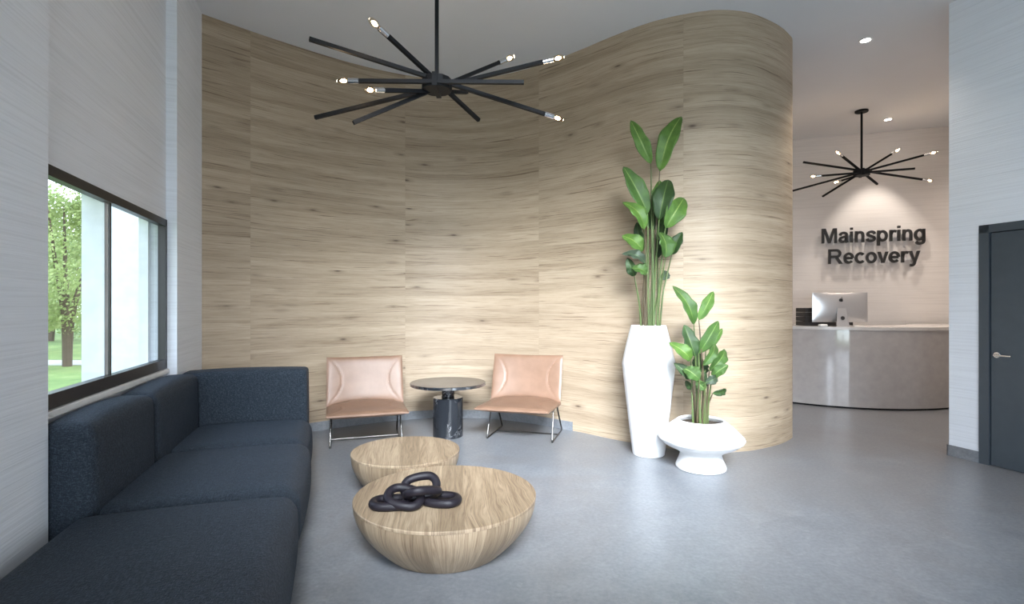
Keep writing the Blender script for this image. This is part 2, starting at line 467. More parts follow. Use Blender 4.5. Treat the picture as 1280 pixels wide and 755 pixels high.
i0 = min(range(len(P2)), key=lambda i: abs(P2[i].x-.1)+(9 if P2[i].y > 7 else 0))
def ribbon(name, idx, off0, off1, z0, z1, mat, nz=1):
    """solid strip following the curve, off0 = room side offset, off1 = back offset; uv = (arc length, height)"""
    bm = bmesh.new(); uvl = bm.loops.layers.uv.new('UVMap'); sec = []
    for i in idx:
        t = (P2[min(i+1, len(P2)-1)]-P2[max(i-1, 0)]).normalized(); n = Vector((-t.y, t.x, 0))
        A, B = P2[i]-n*off0, P2[i]+n*off1
        sec.append([bm.verts.new((q.x, q.y, z)) for q in (A, B) for z in (z0, z1)]+[S[i]-S[i0]])
    def face(vs, uvs):
        f = bm.faces.new(vs)
        for l, w in zip(f.loops, uvs): l[uvl].uv = w
    for a_, b_ in zip(sec, sec[1:]):
        sa, sb = a_[4], b_[4]
        face((a_[0], b_[0], b_[1], a_[1]), ((sa, z0), (sb, z0), (sb, z1), (sa, z1)))
        face((a_[2], a_[3], b_[3], b_[2]), ((sa, z0), (sa, z1), (sb, z1), (sb, z0)))
        face((a_[1], b_[1], b_[3], a_[3]), ((sa, z1), (sb, z1), (sb, z1), (sa, z1)))
        face((a_[0], a_[2], b_[2], b_[0]), ((sa, z0), (sa, z0), (sb, z0), (sb, z0)))
    for s in (sec[0], sec[-1]): face((s[0], s[1], s[3], s[2]), ((s[4], z0), (s[4], z1), (s[4], z1), (s[4], z0)))
    return link(name, bm, mat, angle=50)
struct(ribbon('wall_curved_timber', range(len(P2)), 0, .12, 0, H, M_WOOD), 'curved oak panelled feature wall')
iend = min(range(len(P2)), key=lambda i: abs(P2[i].x-.67)+(9 if P2[i].y > 7 else 0))
struct(ribbon('baseboard_curved', range(4, iend+1), .010, -.001, 0, .098, M_BASE))

# ------------------------------------------------------------------ window on the left
win = struct(empty('window_1', uv2(UW, (WV0+WV1)/2, 0)))
def wpart(name, bm, mat, smooth=False):
    o = link(name, bm, mat, smooth=smooth); o.parent = win
    o.matrix_parent_inverse = Matrix.Translation(-win.location); return o
fw = .045; VM = 3.85
bm = uvbox(UW-.04, UW+.012, WV0, WV1, WZ1-.055, WZ1); uvbox(UW-.04, UW+.012, WV0, WV1, WZ0, WZ0+.075, bm)
uvbox(UW-.04, UW+.012, WV0, WV0+fw, WZ0, WZ1, bm); uvbox(UW-.04, UW+.012, WV1-fw, WV1, WZ0, WZ1, bm)
wpart('window_frame', bm, M_FRAME)
wpart('mullion', uvbox(UW-.012, UW-.002, VM-.002, VM+.018, WZ0+.07, WZ1-.05), M_FRAME)
for v0, v1 in ((WV0+fw, VM-.02), (VM+.02, WV1-fw)):
    wpart('window_pane', uvbox(UW-.028, UW-.022, v0, v1, WZ0+.07, WZ1-.05), M_GLASS)
wpart('window_sill', uvbox(UW, UW+.03, WV0+.14, WV1, WZ0-.04, WZ0-.003, bev=.004), M_WHITE)
# white outer reveal
bm = uvbox(UW-.15, UW-.032, VM-.002, VM+.07, WZ0-.05, WZ1+.05)
uvbox(UW-.17, UO, WV1-.05, WV1+.1, WZ0-.05, WZ1+.05, bm); uvbox(UW-.17, UO, WV0-.1, WV0+.03, WZ0-.05, WZ1+.05, bm)
wpart('outer_reveal', bm, M_STUCCO)
struct(link('trim_1', uvbox(UW-.21, UO, -1, 6.2, WZ1+.02, WZ1+.16), M_STUCCO, smooth=False), 'white exterior soffit over the window')

# outside
g = bmesh.new()
for x0, x1, y0, y1 in ((-60, 40, -40, 60),): bm_box(g, x0, x1, y0, y1, -.35, -.14)
def mat_grass():
    m = NT('mown grass'); p = m.pos()
    m.col(m.ramp(m.noise(p, 1.3, 6), [(.3, (.10, .17, .04)), (.6, (.19, .27, .07)), (.8, (.30, .34, .14))])); m.setb(Roughness=.9); return m.m
tag(link('lawn', g, mat_grass(), smooth=False), 'sunlit green lawn outside the window', 'lawn', kind='structure')
o = struct(link('trim_2', uvbox(-2.52, -1.62, 6.5, 6.75, -.14, 3.6), M_STUCCO, smooth=False), 'white exterior wing wall outside the window')
link_path = box(-30, -3.2, 13.2, 14.3, -.14, -.12)
struct(link('trim_3', link_path, plain('pale paving', (.55, .52, .47), .9), smooth=False), 'pale path across the lawn outside')
def mat_foliage(n, a, b):
    m = NT(n); m.col(m.ramp(m.noise(m.obj(), 5, 3), [(.3, a), (.7, b)])); m.setb(Roughness=.6)
    ts = m.n('ShaderNodeBsdfTranslucent'); ts.inputs[0].default_value = (*b, 1)
    mx = m.n('ShaderNodeMixShader'); mx.inputs[0].default_value = .3
    m.l(m.b, 0, mx, 1); m.l(ts, 0, mx, 2); m.l(mx, 0, m.out, 0); return m.m
FOL = [mat_foliage('leafy green', (.22, .30, .09), (.44, .52, .22)), mat_foliage('deep green', (.15, .22, .08), (.30, .40, .17))]
BARK = plain('grey bark', (.10, .075, .055), .9, bump=.6, bscale=20)
def tree(px, Y, hh, rad, seed, mi, label, low=1.2):
    rnd = random.Random(seed)
    X = (px-640)/F*Y
    t = empty('tree', (X, Y, -.14)); tag(t, label, 'tree', 'trees outside the window')
    bm = bmesh.new()
    for k in range(3):
        a = rnd.uniform(0, 6.28); dx, dy = math.cos(a)*rad*.45, math.sin(a)*rad*.45
        tube(spline([(0, 0, 0), (dx*.15, dy*.15, hh*.28), (dx*.6, dy*.6, hh*.55), (dx, dy, hh*.85)], 4), [.10-.0072*i for i in range(13)], 8, bm=bm)
    link('trunk', bm, BARK, t)
    bm = bmesh.new(); blobs = []
    for k in range(46):
        a = rnd.uniform(0, 6.28); zz = rnd.uniform(low, hh); rr = rad*math.sqrt(rnd.random())*(1-.55*((zz-low)/(hh-low))**2)
        blobs.append((Vector((rr*math.cos(a), rr*math.sin(a), zz)), rnd.uniform(.28, .6)))
    for c, r in blobs:
        for j in range(420):
            d = Vector((rnd.gauss(0, 1), rnd.gauss(0, 1), rnd.gauss(0, 1))).normalized()
            p = c+d*r*rnd.uniform(.55, 1.05)
            s = rnd.uniform(.022, .055)
            q = Vector((rnd.gauss(0, 1), rnd.gauss(0, 1), rnd.gauss(0, 1))).normalized()
            e = q.orthogonal().normalized()*s; f = q.cross(e).normalized()*s*.6
            bm.faces.new([bm.verts.new(p+w) for w in (-e, f, e, -f)])
    me = bpy.data.meshes.new('foliage'); bm.to_mesh(me); bm.free(); me.materials.append(FOL[mi])
    o = bpy.data.objects.new('foliage', me); COL.objects.link(o); o.parent = t
    return t
tree(84, 13.0, 4.6, 1.35, 1, 0, 'leafy tree outside, seen through the middle of the left window pane', 1.2)
tree(40, 16.6, 4.3, 1.3, 2, 0, 'leafy tree outside, cut by the near edge of the window', .9)
tree(134, 20.5, 5.2, 1.3, 3, 0, 'leafy tree outside, next to the window mullion', 1.2)
tree(64, 22, 4.1, 2.2, 4, 1, 'darker tree standing farther back outside the window', .6)
tree(112, 27, 5.0, 2.2, 5, 1, 'darker far tree outside, partly behind the mullion', .6)

# ------------------------------------------------------------------ door
door = struct(empty('door_1', uv2(UR, (DV0+DV1)/2, 0), YAW))
def dpart(name, bm, mat, par=door, smooth=False):
    o = link(name, bm, mat, smooth=smooth); o.parent = par
    return o
hw = (DV1-DV0)/2; fwid = .075
bm = box(-.012, .14, hw-fwid, hw, 0, DZ); bm_box(bm, -.012, .14, -hw, -hw+fwid, 0, DZ); bm_box(bm, -.012, .14, -hw, hw, DZ-.07, DZ)
dpart('door_frame', bm, M_DOOR)
leaf = dpart('door_leaf', box(.004, .05, -hw+fwid+.006, hw-fwid-.008, .006, DZ-.076, bev=.002), M_DOOR)
dpart('gap_shade_sheet', box(.055, .09, -hw+fwid-.002, hw-fwid+.002, .0, DZ-.069), plain('gap shade black', (.004, .004, .004), .8))  # black sheet behind the leaf, paints the shade in the gap
hy = hw-fwid-.052
bm = bmesh.new()
rs = lathe([(0, 0), (.027, 0), (.027, .006), (.024, .009), (0, .009)], 28)
rs.transform(Matrix.Translation((.004, hy, .966)) @ Matrix.Rotation(-math.pi/2, 4, 'Y'))
tube(fillet([(0, hy, .966), (-.05, hy, .966), (-.052, hy-.13, .966)], .02), .0085, 12, bm=rs)
h_ = link('door_handle', rs, M_CHROME); h_.parent = leaf; h_['label'] = 'chrome lever handle on round rose'

# ------------------------------------------------------------------ sofa (one thing)
sofa = empty('sofa', uv2(-.8, 3.6, 0), YAW)
tag(sofa, 'long dark navy fabric sofa under the window, along the left wall', 'sofa')
IM = Matrix.Translation((.8, -3.6, 0))
def spart(name, bm, mat=M_FAB, angle=60):
    bm.transform(IM); o = link(name, bm, mat, angle=angle); o.parent = sofa; return o
seams = [1.30, 3.0, 4.075, 4.895]
for k, (v0, v1) in enumerate(zip(seams, seams[1:])):
    uf = (-.245, -.25, -.29)[k]
    ub = (-1.235, -1.19, -1.19)[k]
    spart('seat_cushion', soft_box(ub, uf, v0+.002, v1-.002, .045, .405, .085, top=.034, front=.03, n=26))
spart('backrest', soft_box(UW+.008, -1.155, 2.985, 3.855, .12, .825, .05, top=.036, front=.02, n=22))
spart('backrest', soft_box(UW+.008, -1.155, 3.86, 4.89, .12, .825, .05, top=.036, front=.02, n=22))
spart('armrest', soft_box(UP+.012, -.325, 4.90, 5.16, .045, .83, .03, top=.022, front=.01, n=22))
for (u, v) in ((-.29, 3.0), (-.29, 1.45), (-.38, 5.03), (-1.1, 3.0), (-1.1, 1.45), (-1.2, 5.03)):
    bm = uvf = box(u-.025, u+.025, v-.025, v+.025, 0, .06, bev=.003)
    spart('foot', bm, M_CHROME, 30)

# ------------------------------------------------------------------ coffee tables
def coffee(name, x, y, r, h, rb, label, rot):
    t = empty(name, (x, y, 0), rot); tag(t, label, 'coffee table', 'round oak coffee tables')
    link('tabletop', lathe([(0, h), (r-.003, h), (r, h-.003), (r, h-.016), (r-.004, h-.018), (0, h-.018)], 96), M_TOP, t, angle=30)
    pr = [(0, h-.0185)]
    for k in range(21):
        s = k/20
        pr.append((rb+(r-.003-rb)*math.sin((1-s)*math.pi/2)**.95 if s < 1 else rb, (h-.0185)*(1-s)))
    pr.append((0, 0))
    link('base', lathe(pr, 96), M_SIDE, t, angle=40)
    return t
coffee('coffee_table', -.385, 3.04, .525, .30, .335, 'large low round oak coffee table with black wooden chain on top', R(6))
coffee('coffee_table', -.805, 3.95, .405, .30, .26, 'smaller round oak coffee table behind the large one', R(10))

# chain
ch = empty('decorative_chain', (-.535, 2.86, .3005), R(0))
tag(ch, 'black wooden chain of five thick links on the large coffee table', 'decorative chain')
def chain_link(c, L, W, r, e):
    """stadium ring: L half length of the straight axis, W half width, e = euler"""
    pts = []
    for k in range(48):
        a = 2*math.pi*k/48
        x, y = math.cos(a), math.sin(a)
        pts.append(Vector((math.copysign(L-W, x)*min(1, abs(x)*2.2)+W*x, W*y, 0)))
    bm = tube(pts, r, 14, closed=True)
    from mathutils import Euler
    bm.transform(Matrix.Translation(c) @ Euler([R(q) for q in e]).to_matrix().to_4x4())
    return link('chain_link', bm, M_CHAIN, ch, angle=80)
rl = .0235
LP = [((-.130, -.03, .0240), (0, 0, 6)), ((-.050, -.035, .056), (24, 10, -6)), ((.022, .052, .083), (40, -8, 12)),
      ((.046, -.012, .070), (-26, 14, 46)), ((.146, .015, .0240), (0, 0, -10))]
for c, e in LP: chain_link(Vector(c), .090, .062, rl, e)

# ------------------------------------------------------------------ marble side table
st = empty('side_table', (-.684, 5.56, 0)); tag(st, 'round black marble pedestal side table between the two tan chairs', 'side table')
link('tabletop', lathe([(0, .575), (.396, .575), (.402, .570), (.402, .548), (.396, .543), (0, .543)], 72), mat_marble(2.7), st, angle=30)
link('neck', lathe([(0, .543), (.082, .543), (.082, .538), (.068, .53), (.068, .42), (0, .41)], 40), M_MARB, st, angle=30)
link('base', lathe([(0, .415), (.155, .415), (.16, .41), (.16, .004), (.156, 0), (0, 0)], 56), M_MARB, st, angle=30)

# ------------------------------------------------------------------ lounge chairs
def chair(x, y, rot, label):
    t = empty('lounge_chair', (x, y, 0), rot); tag(t, label, 'chair', 'tan leather lounge chairs')
    hwid = .385
    # local: -Y is forward
    def shell(P0, P1, nrm, thick, curve, sidelift, taper=0.0):
        """pad between lines P0 (t=0) and P1 (t=1); returns function of (s,t,side)"""
        P0, P1, N = Vector(P0), Vector(P1), Vector(nrm).normalized()
        def f(s, t_, side):
            edge = (1-abs(s)**6)*(1-abs(2*t_-1)**6)
            base = P0.lerp(P1, t_)+Vector((s*hwid*(1-taper*t_), 0, 0))+Vector((0, .035, .042))*((1-s*s)*(1-t_)**2)
            dip = -curve*(1-s*s)*math.sin(math.pi*t_)+sidelift*abs(s)**2.5
            arc = .60+.36*(2*t_-1)**2
            crease = -.006*math.exp(-((abs(s)-arc)/.018)**2)
            if side > 0: return base+N*(dip+thick*.5*edge**.6+.008+crease)
            return base+N*(dip-thick*.5*edge**.6-.008)
        return f
    def build(name, f):
        bm = bmesh.new(); nu, nv = 56, 34
        g = {}
        for sd in (1, -1):
            for i in range(nu+1):
                for j in range(nv+1):
                    s = -1+2*i/nu; tt = j/nv
                    g[sd, i, j] = bm.verts.new(f(s, tt, sd))
        for i in range(nu):
            for j in range(nv):
                bm.faces.new((g[1, i, j], g[1, i+1, j], g[1, i+1, j+1], g[1, i, j+1]))
                bm.faces.new((g[-1, i, j], g[-1, i, j+1], g[-1, i+1, j+1], g[-1, i+1, j]))
        for i in range(nu):
            for j in (0, nv): bm.faces.new((g[1, i, j], g[-1, i, j], g[-1, i+1, j], g[1, i+1, j]))
        for j in range(nv):
            for i in (0, nu): bm.faces.new((g[1, i, j], g[1, i, j+1], g[-1, i, j+1], g[-1, i, j]))
        o = link(name, bm, M_LEA, t, angle=50)
        for q in (-1, 1):
            pts = []
            for k in range(25):
                tt = .02+.96*k/24; arc = .60+.36*(2*tt-1)**2
                pts.append(f(q*arc, tt, 1)+Vector((0, 0, .0)))
            link('seam', tube(pts, .0022, 6), M_SEAM, o)
        return o
    build('seat', shell((0, .0, .355), (0, -.60, .378), (0, .05, 1), .055, .012, -.002, .03))
    build('backrest', shell((0, .01, .355), (0, .155, .845), (0, -1, .3), .05, .016, .028))
    zt = .322
    for q in (-1, 1):
        x_ = q*.335
        pts = fillet([(x_, -.15, zt), (x_*1.03, -.285, .012), (x_*1.03, .285, .012), (x_, .04, zt), ], .03)
        link('leg_frame', tube(pts, .0085, 10), M_STEEL, t, angle=60)
        link('under_bracket', box(x_-.012, x_+.012, -.3, .02, zt-.004, zt+.012, bev=.002), M_STEEL, t, angle=30)
    link('crossbar', tube([(-.345, .06, .014), (.345, .06, .014)], .007, 10), M_STEEL, t)
    link('crossbar', tube([(-.335, -.1, zt), (.335, -.1, zt)], .007, 10), M_STEEL, t)
    return t
chair(.145, 5.60, R(-15.5), 'tan leather lounge chair on thin steel frame, right of the black side table')
chair(-1.52, 5.40, R(18), 'tan leather lounge chair on thin steel frame, nearest the navy sofa')

# ------------------------------------------------------------------ vases
def vase(x, y, prof, z_soil, r_soil, label):
    t = empty('floor_vase', (x, y, 0)); tag(t, label, 'vase', 'white floor vases')
    link('body', lathe(prof, 80), M_CER, t, angle=9)
    bm = lathe([(0, z_soil), (r_soil, z_soil)], 40)
    link('soil', bm, M_SOIL, t)
    return t
TV = (1.282, 4.885); BV = (1.622, 4.47)
vase(*TV, [(0, 0), (.140, 0), (.147, .006), (.150, .03), (.190, .36), (.229, .70), (.240, .80), (.2445, .838), (.2445, .85), (.205, 1.04), (.165, 1.195), (.160, 1.208),
           (.150, 1.208), (.148, 1.19), (.18, 1.05), (.18, 1.0), (0, 1.0)], 1.165, .152, 'tall white faceted floor vase against the curved wood wall')
vase(*BV, [(0, 0), (.196, 0), (.206, .006), (.207, .022), (.185, .075), (.168, .125), (.170, .135), (.215, .165), (.30, .205), (.348, .245), (.356, .262), (.350, .278),
           (.27, .355), (.197, .412), (.189, .417), (.181, .414), (.178, .40), (.22, .34), (.2, .25), (0, .25)], .375, .187, 'low white pedestal vase with wide pointed rim, in front')

# ------------------------------------------------------------------ plants
def plant(name, cx, cy, ztop, sc, ox, oy, leaves, label, spread, seed, zsoil):
    rnd = random.Random(seed)
    t = empty(name, (cx, cy, zsoil)); tag(t, label, 'plant', 'broad leaved indoor plants')
    O = Vector((cx, cy, zsoil))
    for k, (bx, by, tx, ty, w, mi, dz) in enumerate(leaves):
        Yb = cy+dz
        # lean: tips reach outward, some towards the room, some towards the wall
        lean = rnd.uniform(-.07, .07)
        B = at(ox+bx/sc, oy+by/sc, Yb)-O; T = at(ox+tx/sc, oy+ty/sc, Yb+lean)-O
        wid = w/sc/F*cy
        ax = T-B; L = ax.length; ax.normalize()
        face = Vector((rnd.uniform(-.45, .45), -1, rnd.uniform(-.1, .5)))
        side = ax.cross(face).normalized(); nrm = side.cross(ax).normalized()
        if nrm.y > 0: nrm = -nrm
        bm = bmesh.new(); uvl = bm.loops.layers.uv.new('UVMap'); nl, nw = 18, 8; g = []
        bend = rnd.uniform(.02, .07)*L/.3; ph = rnd.uniform(0, 6)
        sway = rnd.uniform(-.04, .04)*L
        for i in range(nl+1):
            s = i/nl
            prof = math.sin(math.pi*s**.93)**.62*(1-.10*s) if 0 < s < 1 else .0
            hwd = max(.0008, wid*.50*prof)
            row = []
            for j in range(nw+1):
                q = -1+2*j/nw
                c = B+ax*(L*s)+side*(q*hwd*(1+.07*math.sin(s*13+ph*2+q*3))+sway*math.sin(math.pi*s))+nrm*(bend*math.sin(math.pi*s)*1-.0-bend*1.2*s*s)
                c += nrm*(abs(q)*hwd*.38)+nrm*(math.sin(s*21+ph+q*2)*.009*abs(q)**1.5*math.sin(math.pi*s))
                row.append((bm.verts.new(c), (j/nw, s)))
            g.append(row)
        for i in range(nl):
            for j in range(nw):
                vs = (g[i][j], g[i][j+1], g[i+1][j+1], g[i+1][j])
                f = bm.faces.new([v for v, _ in vs])
                for l, (_, w_) in zip(f.loops, vs): l[uvl].uv = w_
        lf = link('leaf', bm, M_LEAF[mi], t, angle=80)
        so = lf.modifiers.new('Solidify', 'SOLIDIFY'); so.thickness = .0012
        link('midrib', tube([B+ax*(L*s_)+side*sway*math.sin(math.pi*s_)+nrm*(bend*math.sin(math.pi*s_)-bend*1.2*s_*s_-.001) for s_ in [q_/12*.96 for q_ in range(13)]],
             [.0028*(1-q_/13)+.0006 for q_ in range(13)], 6), M_LEAF[1], lf)
        a = rnd.uniform(0, 6.28); rr = spread*math.sqrt(rnd.uniform(.1, 1))
        p0 = Vector((max(-spread, min(spread, B.x*.45+math.cos(a)*rr*.45)), math.sin(a)*rr*.6, 0))
        hgt = B.z
        p1 = Vector((p0.x+(B.x-p0.x)*.25, p0.y+(B.y-p0.y)*.25, hgt*.45)); p2 = Vector((p0.x+(B.x-p0.x)*.75, p0.y+(B.y-p0.y)*.75, hgt*.83))
        pts = spline([p0, p1, p2, B], 6); n_ = len(pts)
        link('stalk', tube(pts, [.0095-.006*(i/(n_-1))**1.5 for i in range(n_)], 8), M_STALK if rnd.random() < .7 else M_STALKB, t, angle=80)
    return t
tall = [(160, 188, 98, 48, 46, 1, 0), (188, 212, 256, 25, 60, 1, -.03), (150, 345, 78, 192, 60, 0, -.05), (186, 365, 215, 226, 64, 2, -.1),
        (206, 390, 271, 288, 62, 1, -.12), (140, 395, 80, 300, 46, 1, -.12), (132, 320, 92, 212, 34, 0, .06), (135, 463, 75, 408, 48, 1, -.04),
        (206, 484, 196, 400, 64, 0, -.14), (226, 474, 257, 402, 40, 2, .03), (143, 500, 76, 462, 36, 3, -.12), (108, 542, 86, 486, 34, 2, -.03),
        (148, 534, 106, 512, 42, 0, -.10), (192, 552, 219, 528, 30, 3, .02), (134, 460, 116, 372, 34, 2, .06), (166, 400, 150, 318, 42, 2, .08),
        (168, 335, 192, 238, 40, 1, .05), (180, 440, 200, 350, 40, 2, .07), (172, 490, 180, 415, 40, 2, .08), (178, 400, 186, 330, 36, 0, .1)]
plant('potted_plant', TV[0], TV[1], 1.2, 2.517, 750, 130, tall, 'tall broad leaved green plant growing in the tall white vase', .10, 7, 1.165)
short = [(312, 162, 248, 18, 52, 0, -.02), (330, 146, 384, 38, 42, 1, 0), (318, 278, 280, 162, 56, 2, -.06), (330, 266, 405, 146, 50, 0, .02),
         (345, 310, 402, 226, 40, 0, -.06), (300, 292, 236, 225, 52, 1, -.10), (368, 330, 438, 250, 46, 0, -.02), (355, 255, 418, 173, 28, 1, .05),
         (302, 356, 248, 304, 42, 2, -.02), (332, 362, 276, 318, 54, 0, -.12), (378, 352, 436, 308, 40, 0, -.05), (352, 374, 404, 350, 34, 3, -.1),
         (380, 412, 436, 398, 26, 2, -.03), (354, 398, 320, 366, 36, 0, -.08), (304, 398, 282, 366, 24, 2, .02), (350, 345, 336, 296, 42, 2, .06),
         (322, 330, 330, 262, 40, 2, .07), (345, 392, 352, 340, 36, 2, .07)]
plant('potted_plant', BV[0], BV[1], .417, 2.906, 760, 350, short, 'shorter broad leaved green plant growing in the low white vase', .11, 11, .375)

# ------------------------------------------------------------------ chandeliers
RODS = {'A': ((-.765, -.304, .162), (.901, .262, -.150)), 'B': ((.267, .394, -.106), (-.370, -.368, .258)),
        'C': ((.601, -.105, -.028), (-.664, -.085, -.009)), 'D': ((.181, .33, .083), (-.397, -.374, -.19)),
        'E': ((-.919, .198, -.156), (.886, .026, .207)), 'F': ((-.512, -.215, -.338), (.536, .388, .382))}
def chandelier(loc, rot, ztop, label, far=False):
    t = empty('chandelier', loc, rot); tag(t, label, 'chandelier', 'black spoke chandeliers')
    L = ztop-loc[2]
    link('stem', tube([(0, 0, .0), (0, 0, L-.005)], .0125, square=True), M_BLACK, t, smooth=False)
    link('canopy', lathe([(0, L), (.085, L), (.085, L-.02), (.08, L-.025), (0, L-.025)], 40), M_BLACK, t, angle=30)
    link('hub', lathe([(0, .038), (.10, .038), (.105, .033), (.105, -.037), (.10, -.042), (0, -.042)], 12), M_BLACK, t, angle=20)
    link('finial', box(-.018, .018, -.112, .112, -.05, .045, bev=.003), M_BLACK, t, angle=20)
    for k, (p, q) in RODS.items():
        p, q = Vector(p), Vector(q); d = (q-p).normalized()
        sock0 = q-d*.15; sock1 = q-d*.08
        rod = link('rod', tube([p, sock0], .0125, square=True), M_BLACK, t, smooth=False)
        link('socket', tube([sock0-d*.002, sock1], .0185, 16), M_CHROME, rod, angle=40)
        prof = [(.013, 0), (.016, .006), (.023, .026), (.0245, .045), (.021, .062), (.012, .075), (.004, .080)]
        bm = bmesh.new(); rings = []
        tube([sock1+d*z for _, z in prof], [r for r, _ in prof], 16, bm=bm)
        bulb = link('bulb', bm, M_BULBG, rod, angle=80)
        link('filament', tube([sock1+d*(.012+.045*i/6) for i in range(7)], [.003, .009, .012, .013, .012, .008, .003], 8), M_FIL, bulb, angle=80)
        if not far or k in 'BEF':
            la = bpy.data.lights.new('bulb_glow', 'POINT'); la.energy = 1.3; la.color = (1, .74, .48); la.shadow_soft_size = .02
            lo = bpy.data.objects.new('bulb_glow', la); COL.objects.link(lo); lo.parent = t; lo.location = q+d*.02
    return t
chandelier((-.5206, 3.6, 2.923), 0, H, 'large black spoke chandelier with bare bulbs above the lounge')
chandelier((5.042, 7.5, 3.304), R(-24), H, 'smaller looking black spoke chandelier hanging in front of the reception sign', True)

# ------------------------------------------------------------------ downlights
def downlight(x, y, label, power, size, blend, tgt=None):
    t = empty('recessed_downlight', (x, y, H)); tag(t, label, 'ceiling light', 'recessed ceiling downlights')
    link('trim_ring', lathe([(.046, -.001), (.046, -.006), (.058, -.008), (.062, -.004), (.062, 0), (.046, 0), (.046, -.001)], 40), M_WHITE, t, angle=30)
    link('lens', lathe([(0, -.003), (.046, -.003), (.046, -.001), (0, -.001)], 32), M_SPOT, t)
    la = bpy.data.lights.new('downlight', 'SPOT'); la.energy = power; la.spot_size = R(size); la.spot_blend = blend
    la.color = (1, .88, .76); la.shadow_soft_size = .035
    lo = bpy.data.objects.new('downlight', la); COL.objects.link(lo); lo.parent = t; lo.location = (0, 0, -.02)
    if tgt:
        d = Vector(tgt)-Vector((x, y, H)); lo.rotation_euler = d.to_track_quat('-Z', 'Y').to_euler()
wallpt = W0+WD*1.13
pl_ = wallpt+WN*.66
downlight(3.74, 5.50, 'recessed ceiling downlight, the larger one nearer the lounge', 130, 110, .7)
downlight(pl_.x, pl_.y, 'recessed ceiling downlight close to the reception wall above the sign', 150, 62, .55, (wallpt.x+WN.x*.3, wallpt.y+WN.y*.3, 1.9))

for x_, y_, e_ in ((3.45, 7.6, 120), (7.0, 6.75, 130), (5.3, 6.1, 95)):  # added unseen spots that brighten the reception, without fixtures
    la = bpy.data.lights.new('reception_fill', 'SPOT'); la.energy = e_; la.spot_size = R(130); la.spot_blend = .8; la.color = (1, .83, .70); la.shadow_soft_size = .06
    lo = bpy.data.objects.new('reception_fill', la); COL.objects.link(lo); lo.location = (x_, y_, H-.03)

# ------------------------------------------------------------------ reception desk
dc = Vector((5.24, 8.68)); RD = 1.82
desk = empty('reception_desk', (dc.x, dc.y, 0)); tag(desk, 'curved glossy taupe reception desk below the wall sign', 'reception desk')
def arc_solid(r0, r1, a0, a1, z0, z1, n=72):
    bm = bmesh.new(); sec = []
    for i in range(n+1):
        a = R(a0+(a1-a0)*i/n); c, s = math.cos(a), math.sin(a)
        sec.append([bm.verts.new((r*c, r*s, z)) for r, z in ((r0, z0), (r1, z0), (r1, z1), (r0, z1))])
    for a, b in zip(sec, sec[1:]):
        for k in range(4): bm.faces.new((a[k], a[(k+1) % 4], b[(k+1) % 4], b[k]))
    bm.faces.new(sec[0]); bm.faces.new(sec[-1][::-1]); return bm
link('front_panel', arc_solid(RD-.08, RD, 166, 338, .025, 1.06), M_DESK, desk, angle=30)
link('plinth', arc_solid(RD-.10, RD-.03, 166, 338, 0, .025), M_BLACK, desk, angle=30)
link('countertop', arc_solid(RD-.72, RD+.012, 166, 338, 1.06, 1.10), M_DTOP, desk, angle=30)
link('inner_panel', arc_solid(RD-.60, RD-.56, 166, 338, 0, 1.06), M_DESK, desk, angle=30)

# monitor
mn = empty('computer_monitor', (4.535, 7.20, 1.10), R(-8)); tag(mn, 'silver desktop computer seen from behind on the reception desk', 'computer')
mw, mh, mz = .355, .205, .265
bm = bmesh.new(); gg = {}; nu, nv = 32, 22
for sd in (0, 1):
    for i in range(nu+1):
        for j in range(nv+1):
            s, t_ = -1+2*i/nu, -1+2*j/nv
            d = .0 if sd else -(.006+.042*(max(0, 1-abs(s)**2.4)*max(0, 1-abs(t_)**2.4))**.8)
            gg[sd, i, j] = bm.verts.new((s*mw, d, mz+t_*mh))
for i in range(nu):
    for j in range(nv):
        bm.faces.new((gg[0, i, j], gg[0, i+1, j], gg[0, i+1, j+1], gg[0, i, j+1])); bm.faces.new((gg[1, i, j], gg[1, i, j+1], gg[1, i+1, j+1], gg[1, i+1, j]))
for i in range(nu):
    for j in (0, nv): bm.faces.new((gg[0, i, j], gg[1, i, j], gg[1, i+1, j], gg[0, i+1, j]))
for j in range(nv):
    for i in (0, nu): bm.faces.new((gg[0, i, j], gg[0, i, j+1], gg[1, i, j+1], gg[1, i, j]))
case = link('case', bm, M_ALU, mn, angle=60)
link('screen', box(-mw+.01, mw-.01, .0005, .003, mz-mh+.05, mz+mh-.01), plain('dark screen glass', (.01, .01, .012), .08), mn, smooth=False)
# stand leg: tapered plate with a cable hole disc, and foot
bm = bmesh.new()
pf = [(-.082, -.10, .006), (.082, -.10, .006), (.052, -.062, .265), (-.052, -.062, .265)]
f0 = [bm.verts.new(p) for p in pf]; f1 = [bm.verts.new((p[0], p[1]+.012, p[2])) for p in pf]
bm.faces.new(f0); bm.faces.new(f1[::-1])
for k in range(4): bm.faces.new((f0[k], f0[(k+1) % 4], f1[(k+1) % 4], f1[k]))
bm_box(bm, -.05, .05, -.064, -.035, .235, .265)
sl = link('stand', bm, M_ALU, mn, smooth=False)
link('foot', box(-.088, .088, -.105, .09, 0, .007, bev=.002), M_ALU, mn, smooth=False)
bm = lathe([(0, 0), (.026, 0), (.026, .002), (0, .002)], 24); bm.transform(Matrix.Translation((0, -.0905, .118)) @ Matrix.Rotation(R(81.5), 4, 'X'))
link('cable_hole', bm, M_TRAY, sl)
